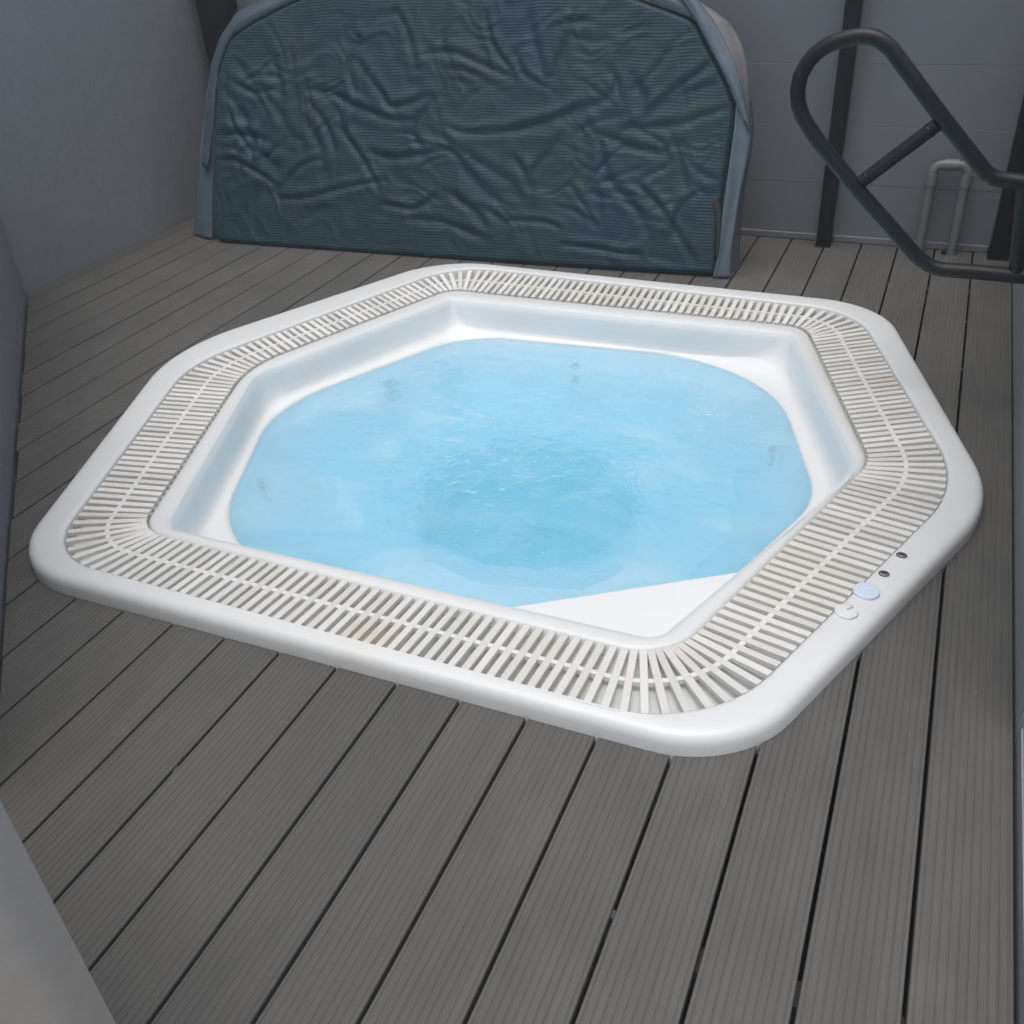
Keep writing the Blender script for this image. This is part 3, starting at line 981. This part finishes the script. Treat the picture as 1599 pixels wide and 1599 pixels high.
bm_obj('rail_tube', tube_bm(hp(RAIL), R_T, 24), MAT['rail'], hr, 60)
bm_obj('cross_bar', tube_bm(hp(CROSS), 0.019, 20), MAT['rail'], hr, 60)
bm_obj('upright', tube_bm(hp(UPR), 0.0195, 20), MAT['rail'], hr, 60)
for (x, z), (x2, z2) in ((CROSS[0], CROSS[1]), (CROSS[1], CROSS[0]), (UPR[0], UPR[1]), (UPR[1], UPR[0])):
    d_ = Vector((x2-x, 0, z2-z)).normalized()
    c_ = Vector((x-0.32, 0, z-0.6)) + d_*0.0215
    bm_obj('weld_bead', tube_bm([c_-d_*0.004, c_-d_*0.0015, c_+d_*0.0015, c_+d_*0.004], [0.0193, 0.0206, 0.0206, 0.0193], 20), MAT['rail'], hr, 60)
for x, z in (RAIL[0], RAIL[-1]):
    b = lathe_bm([(0.045, 0), (0.045, 0.006), (0.042, 0.008), (0.022, 0.008)], 24, M4=Matrix.Translation((x-0.32, 0, z-0.6)) @ Matrix.Rotation(rad(-90), 4, 'Y'))
    bm_obj('wall_flange', b, MAT['rail'], hr, 40)

# ------------------------------------------------------------------ folded tub cover leaning on the wall
B0 = Vector((-3.42, 3.80, 0)); B1 = Vector((-0.80, 3.93, 0))
cU = (B1-B0).normalized()
N0 = Vector((cU.y, -cU.x, 0))
LEAN = rad(17)
cV = Vector((0, 0, 1))*math.cos(LEAN) - N0*math.sin(LEAN)
cN = N0*math.cos(LEAN) + Vector((0, 0, 1))*math.sin(LEAN)
cover = tag(empty('spa_cover', B0), 'folded blue tub cover with creased ribbed cloth, leaning on the wall', 'tub cover')
def P3(u, v, n=0.0):
    p = cU*u + cV*v + cN*n           # local to the cover's empty
    return p
FACE=[(0.129,-0.005),(0.076,0.014),(0.048,0.068),(0.047,0.124),(0.075,0.428),(0.102,0.753),(0.132,0.832),(0.164,0.899),(0.211,0.962),(0.341,1.024),(0.542,1.101),(0.763,1.164),(1.081,1.212),(1.443,1.222),(1.787,1.188),(2.066,1.116),(2.23,1.062),(2.348,1.023),(2.407,1.0),(2.472,0.904),(2.533,0.815),(2.593,0.714),(2.607,0.659),(2.606,0.599),(2.603,0.477),(2.599,0.378),(2.596,0.264),(2.604,0.129),(2.599,0.032),(2.586,0.002)]
STROKES=[[(0.249,0.846),(0.327,0.749),(0.448,0.638),(0.534,0.527),(0.586,0.5)],[(0.483,0.611),(0.475,0.723),(0.437,0.86)],[(0.624,0.724),(0.726,0.711),(0.86,0.658),(1.026,0.606),(1.171,0.59)],[(0.877,0.847),(0.959,0.767),(1.008,0.714),(1.057,0.661),(1.17,0.676),(1.248,0.698)],[(1.264,0.677),(1.203,0.596),(1.173,0.528),(1.222,0.489)],[(1.267,0.571),(1.395,0.493),(1.507,0.429),(1.663,0.354)],[(1.33,0.585),(1.44,0.553),(1.652,0.566),(1.825,0.621),(1.95,0.674)],[(0.793,0.561),(0.911,0.424),(0.996,0.3)],[(0.657,0.655),(0.725,0.559),(0.775,0.448)],[(0.961,0.454),(1.11,0.43),(1.317,0.478),(1.397,0.453)],[(1.228,0.873),(1.366,0.886),(1.489,0.835),(1.64,0.784)],[(0.438,0.263),(0.584,0.385),(0.689,0.417)],[(0.455,0.234),(0.687,0.259),(0.86,0.309),(1.029,0.344)],[(1.397,0.439),(1.478,0.361),(1.607,0.257)],[(1.03,0.23),(1.179,0.223),(1.292,0.27)],[(0.202,0.762),(0.343,0.693),(0.411,0.595)],[(0.135,0.517),(0.3,0.507),(0.408,0.495)],[(0.328,0.273),(0.306,0.167)],[(1.499,0.252),(1.642,0.176)],[(1.652,0.566),(1.797,0.595),(1.938,0.648),(2.073,0.713),(2.131,0.836),(2.213,0.967)],[(2.067,0.787),(2.183,1.002)],[(2.176,0.787),(2.223,0.715),(2.216,0.641)],[(2.154,0.577),(2.245,0.629),(2.395,0.729),(2.581,0.79)],[(2.242,0.653),(2.415,0.789),(2.51,0.86)],[(2.194,0.59),(2.381,0.607),(2.594,0.683)],[(2.057,0.562),(2.229,0.503),(2.325,0.494)],[(2.222,0.579),(2.322,0.531),(2.344,0.444),(2.241,0.377),(2.318,0.29)],[(2.399,0.558),(2.451,0.448),(2.575,0.402)],[(2.358,0.569),(2.395,0.471),(2.434,0.359)],[(1.657,0.461),(1.721,0.397),(1.755,0.318)],[(1.873,0.545),(1.779,0.425),(1.754,0.344)],[(2.08,0.461),(2.114,0.385),(2.207,0.285),(2.287,0.184)],[(1.672,0.192),(1.808,0.198),(1.899,0.176)],[(1.93,0.351),(2.01,0.262),(2.059,0.185)],[(1.713,1.02),(1.734,0.909),(1.786,0.773)],[(1.65,0.872),(1.698,0.785),(1.832,0.723)],[(2.213,0.375),(2.333,0.277),(2.489,0.09)],[(0.893,0.939),(0.844,0.807),(0.877,0.699)],[(1.084,1.041),(1.148,0.938),(1.182,0.808)],[(1.329,1.062),(1.303,0.937),(1.336,0.86)],[(1.51,1.035),(1.545,0.91),(1.638,0.81)],[(1.91,1.029),(1.864,0.884),(1.816,0.76)],[(2.348,0.93),(2.254,0.812),(2.18,0.739)],[(0.163,0.72),(0.268,0.607),(0.335,0.464),(0.441,0.38)],[(0.178,0.634),(0.228,0.534),(0.316,0.435)],[(0.129,0.4),(0.259,0.389),(0.439,0.292)],[(0.622,0.585),(0.69,0.474),(0.706,0.36)],[(1.164,0.18),(1.359,0.161),(1.552,0.102)],[(1.918,0.109),(2.095,0.092),(2.267,0.09)],[(2.488,0.348),(2.416,0.268),(2.399,0.164)],[(1.355,0.301),(1.484,0.224),(1.55,0.144)]]
def smooth_closed(poly, it=2):
    p = [np.array(a, float) for a in poly]
    for _ in range(it):
        q = []
        for i in range(len(p)):
            a, c = p[i], p[(i+1) % len(p)]
            q += [a*0.75+c*0.25, a*0.25+c*0.75]
        p = q
    return np.array(p)
FP = smooth_closed(FACE, 2)
vmin, vmax = FP[:, 1].min(), FP[:, 1].max()
def u_range(v):
    us = []
    n = len(FP)
    for i in range(n):
        a, c = FP[i], FP[(i+1) % n]
        if (a[1]-v)*(c[1]-v) <= 0 and a[1] != c[1]:
            us.append(a[0]+(c[0]-a[0])*(v-a[1])/(c[1]-a[1]))
    return min(us), max(us)
NU, NV = 400, 230
G = np.zeros((NV, NU, 2))
for j in range(NV):
    tj = j/(NV-1)
    v_ = vmin + (vmax-vmin)*(0.002+0.996*tj)
    a, c = u_range(v_)
    G[j, :, 0] = a+(c-a)*np.linspace(0, 1, NU)
    G[j, :, 1] = v_
U_, V_ = G[..., 0], G[..., 1]
rs = np.random.RandomState(5)
# gentle waviness warps the crease lines a little
WX = np.zeros_like(U_); WY = np.zeros_like(U_); base = np.zeros_like(U_)
for j in range(NV):
    for i in range(NU):
        p = Vector((U_[j, i]*6, V_[j, i]*6, 0.3))
        WX[j, i] = noise.noise(p); WY[j, i] = noise.noise(p+Vector((7, 3, 1)))
        base[j, i] = noise.noise(Vector((U_[j, i]*9+1.7*WX[j, i], V_[j, i]*5+1.7*WY[j, i], 2.2)))*0.6 + abs(noise.noise(Vector((U_[j, i]*7+2.5*WY[j, i], V_[j, i]*8+2.5*WX[j, i], 5.1))))*-0.8
UW = U_+0.012*WX; VW = V_+0.012*WY
Hh = base*0.013
def add_stroke(st, A, w):
    global Hh
    pts = np.array(st, float)
    # densify with Catmull-Rom
    q = [pts[0]]
    for i in range(len(pts)-1):
        p0 = pts[max(i-1, 0)]; p1 = pts[i]; p2 = pts[i+1]; p3 = pts[min(i+2, len(pts)-1)]
        for t in np.linspace(0.2, 1, 5):
            q.append(0.5*((2*p1)+(-p0+p2)*t+(2*p0-5*p1+4*p2-p3)*t*t+(-p0+3*p1-3*p2+p3)*t**3))
    q = np.array(q)
    best = np.full(U_.shape, 1e9); sgn = np.zeros(U_.shape); par = np.zeros(U_.shape)
    n = len(q)-1
    for i in range(n):
        a = q[i]; e = q[i+1]-a
        l2 = e @ e
        wx = UW-a[0]; wy = VW-a[1]
        t = np.clip((wx*e[0]+wy*e[1])/l2, 0, 1)
        d = np.hypot(wx-t*e[0], wy-t*e[1])
        m = d < best
        best[m] = d[m]
        sgn[m] = np.sign(e[0]*wy-e[1]*wx)[m]
        par[m] = ((i+t)/n)[m]
    up = 1 if (q[-1]-q[0])[0] >= 0 else -1
    s = best*sgn*up                      # positive above the stroke
    fade = np.clip(np.sin(np.pi*np.clip(par*0.9+0.05, 0, 1)), 0, 1)**0.45
    Hh += A*fade*(-1.0*np.exp(-(s/w)**2) + 0.75*np.exp(-((s-1.9*w)/(1.5*w))**2) + 0.35*np.exp(-((s+2.2*w)/(1.3*w))**2))
for st in STROKES:
    add_stroke(st, rs.uniform(0.0075, 0.0125), rs.uniform(0.012, 0.020))
for k in range(16):                     # crow's-feet of fine folds fanning from the pinch points
    u0, v0 = rs.uniform(0.2, 2.4), rs.uniform(0.15, 1.0)
    a0 = rs.uniform(0, np.pi)
    for q_ in range(rs.randint(4, 7)):
        a = a0 + (q_-2.5)*rs.uniform(0.16, 0.30); L = rs.uniform(0.12, 0.30); bend = rs.uniform(-0.5, 0.5)
        r0 = rs.uniform(0.01, 0.05)
        st = [(u0+(r0+L*t_)*np.cos(a+bend*t_), v0+(r0+L*t_)*np.sin(a+bend*t_)) for t_ in (0, 0.5, 1)]
        add_stroke(st, rs.uniform(0.0025, 0.0055), rs.uniform(0.010, 0.016))
# distance to the outline: wrinkles fade and the cloth rolls over the edge
ED = np.full(U_.shape, 1e9)
for i in range(len(FP)):
    a = FP[i]; e = FP[(i+1) % len(FP)]-a
    l2 = max(e @ e, 1e-12)
    t = np.clip(((U_-a[0])*e[0]+(V_-a[1])*e[1])/l2, 0, 1)
    ED = np.minimum(ED, np.hypot(U_-a[0]-t*e[0], V_-a[1]-t*e[1]))
k = np.clip(ED/0.06, 0, 1)
Hh = Hh*(k*k*(3-2*k))*0.72 - 0.028*np.clip(1-ED/0.030, 0, 1)**2
verts = [P3(U_[j, i], V_[j, i], Hh[j, i]) for j in range(NV) for i in range(NU)]
faces = [(j*NU+i, j*NU+i+1, (j+1)*NU+i+1, (j+1)*NU+i) for j in range(NV-1) for i in range(NU-1)]
cloth = mesh_obj('creased_cloth', verts, faces, MAT['face'], cover, 80)
uvl = cloth.data.uv_layers.new(name='UVMap')
vi = np.zeros(len(cloth.data.loops), int); cloth.data.loops.foreach_get('vertex_index', vi)
# cloth coordinates follow the folds a little
UVc = np.stack([UW.ravel()+0.0*Hh.ravel(), (V_+0.55*Hh+0.010*WY).ravel()], 1)
uvl.data.foreach_set('uv', UVc[vi].ravel())

# the padded halves behind the cloth
def padded(name, grow, n0, n1, mat, du=0.0, dv=0.0):
    c = FP.mean(0)
    b = bmesh.new()
    rings = []
    for n_, ins in ((n0, 0.022), (n0-0.006, 0.006), (n0-0.02, 0.0), (n1+0.02, 0.0), (n1+0.006, 0.006), (n1, 0.022)):
        ring = []
        for (x, y) in FP:
            d = np.array((x, y))-c
            L = np.linalg.norm(d)
            q = c + d*(L+grow-ins)/L
            ring.append(b.verts.new(P3(q[0]+du, max(q[1]+dv, 0.004), n_)))
        rings.append(ring)
    m = len(FP)
    for r0, r1 in zip(rings, rings[1:]):
        for i in range(m):
            j = (i+1) % m
            b.faces.new((r0[i], r0[j], r1[j], r1[i]))
    b.faces.new(rings[0]); b.faces.new(rings[-1][::-1])
    return bm_obj(name, b, mat, cover, 45)
padded('front_half', -0.004, -0.026, -0.085, MAT['skirt_dark'])
padded('rear_half', 0.012, -0.092, -0.155, MAT['skirt_dark'], 0.03)

def strip(name, A, nA, B, nB, mat, waves=0.004, cols=10, rows=8, thick=0.0022, bulge=0.0, seed=1):
    """cloth strip between two (u,v) polylines at heights nA/nB off the cover face"""
    r_ = random.Random(seed)
    def res(P, k):
        P = np.array(P, float)
        L = np.concatenate([[0], np.cumsum(np.linalg.norm(np.diff(P, axis=0), axis=1))])
        s = np.linspace(0, L[-1], k)
        return np.stack([np.interp(s, L, P[:, 0]), np.interp(s, L, P[:, 1])], 1)
    kk = cols*6
    a, c = res(A, kk), res(B, kk)
    vs, fs = [], []
    ph = r_.uniform(0, 6)
    for i in range(kk):
        for j in range(rows+1):
            t = j/rows
            p = a[i]*(1-t)+c[i]*t
            n_ = nA*(1-t)+nB*t + bulge*math.sin(math.pi*t) + waves*(math.sin(t*7+ph+1.5*math.sin(i*0.11+ph)) + 0.6*noise.noise(Vector((i*0.13, t*2.5, seed))))
            vs.append(P3(p[0], p[1], n_))
    for i in range(kk-1):
        for j in range(rows):
            q0 = i*(rows+1)+j
            fs.append((q0, q0+1, q0+rows+2, q0+rows+1))
    o = mesh_obj(name, vs, fs, mat, cover, 70)
    m = o.modifiers.new('solid', 'SOLIDIFY'); m.thickness = thick; m.offset = 0
    return o
strip('skirt_flap', [(0.104, 0.865), (0.086, 0.722), (0.063, 0.429), (0.038, 0.155), (0.035, 0.017)], -0.03, [(0.04, 0.843), (-0.001, 0.639), (-0.053, 0.398), (-0.093, 0.181), (-0.111, 0.031)], -0.075, MAT['skirt'], waves=0.006, seed=2)
strip('rolled_hem', [(0.047, 0.352), (0.091, 0.546), (0.113, 0.691), (0.138, 0.816), (0.178, 0.895), (0.22, 0.952), (0.347, 1.014), (0.549, 1.091), (0.792, 1.17), (1.14, 1.211), (1.44, 1.221), (1.785, 1.19), (2.064, 1.118), (2.256, 1.054), (2.396, 1.001)], -0.006, [(-0.011, 0.383), (0.009, 0.548), (0.036, 0.695), (0.062, 0.839), (0.12, 0.958), (0.218, 1.064), (0.394, 1.124), (0.668, 1.226), (1.054, 1.283), (1.419, 1.296), (1.822, 1.26), (2.157, 1.162), (2.32, 1.103), (2.43, 1.045)], -0.05, MAT['hem'], waves=0.003, bulge=0.024, seed=4, cols=20)
strip('faded_flap', [(2.329, 1.12), (2.396, 1.049), (2.469, 0.968), (2.546, 0.851), (2.597, 0.745), (2.643, 0.638)], -0.02, [(2.328, 1.114), (2.393, 1.08), (2.462, 1.044), (2.525, 1.004), (2.568, 0.957), (2.6, 0.904), (2.624, 0.833), (2.645, 0.726), (2.661, 0.618)], -0.06, MAT['skirt_tan'], waves=0.004, seed=5)
strip('folded_flap', [(2.304, 1.123), (2.353, 1.067), (2.41, 0.995), (2.473, 0.902), (2.534, 0.814), (2.594, 0.713), (2.641, 0.637), (2.669, 0.6)], 0.01, [(2.357, 1.125), (2.409, 1.069), (2.472, 1.004), (2.538, 0.916), (2.585, 0.837), (2.62, 0.755), (2.648, 0.677), (2.674, 0.589)], -0.004, MAT['skirt'], waves=0.003, bulge=0.008, seed=6)
strip('skirt_flap', [(2.607, 0.688), (2.61, 0.599), (2.606, 0.453), (2.6, 0.328), (2.6, 0.239), (2.605, 0.124), (2.589, 0.007)], 0.004, [(2.652, 0.635), (2.679, 0.566), (2.672, 0.468), (2.66, 0.356), (2.656, 0.255), (2.653, 0.126), (2.662, 0.014)], -0.012, MAT['skirt'], waves=0.003, seed=8)
strip('inner_skirt', [(2.628, 0.631), (2.649, 0.459), (2.638, 0.332), (2.636, 0.124), (2.642, 0.023)], -0.08, [(2.642, 0.735), (2.669, 0.613), (2.67, 0.526), (2.661, 0.386), (2.66, 0.256), (2.669, 0.125), (2.682, 0.034)], -0.14, MAT['skirt_dark'], waves=0.002, seed=9)
strip('strap', [(2.554, 0.305), (2.571, 0.271), (2.582, 0.22), (2.589, 0.136), (2.596, 0.097)], 0.012, [(2.572, 0.331), (2.592, 0.289), (2.601, 0.239), (2.604, 0.137), (2.601, 0.097)], 0.01, MAT['strap'], waves=0.001, rows=3, seed=10)

# ------------------------------------------------------------------ thin steam in the air
def haze_material():
    m = bpy.data.materials.new('thin_steam')
    m.use_nodes = True
    n = m.node_tree.nodes
    n.remove(n['Principled BSDF'])
    v = n.new('ShaderNodeVolumePrincipled')
    v.inputs['Color'].default_value = (0.93, 0.96, 1.0, 1)
    v.inputs['Density'].default_value = 0.006
    v.inputs['Anisotropy'].default_value = 0.0
    m.node_tree.links.new(v.outputs[0], n['Material Output'].inputs['Volume'])
    return m
hz = bm_obj('haze', box_bm((-200, -200, -2.4), (200, 200, 2.6)), haze_material())
tag(hz, 'thin steam hanging in the air over the tub', kind='stuff')
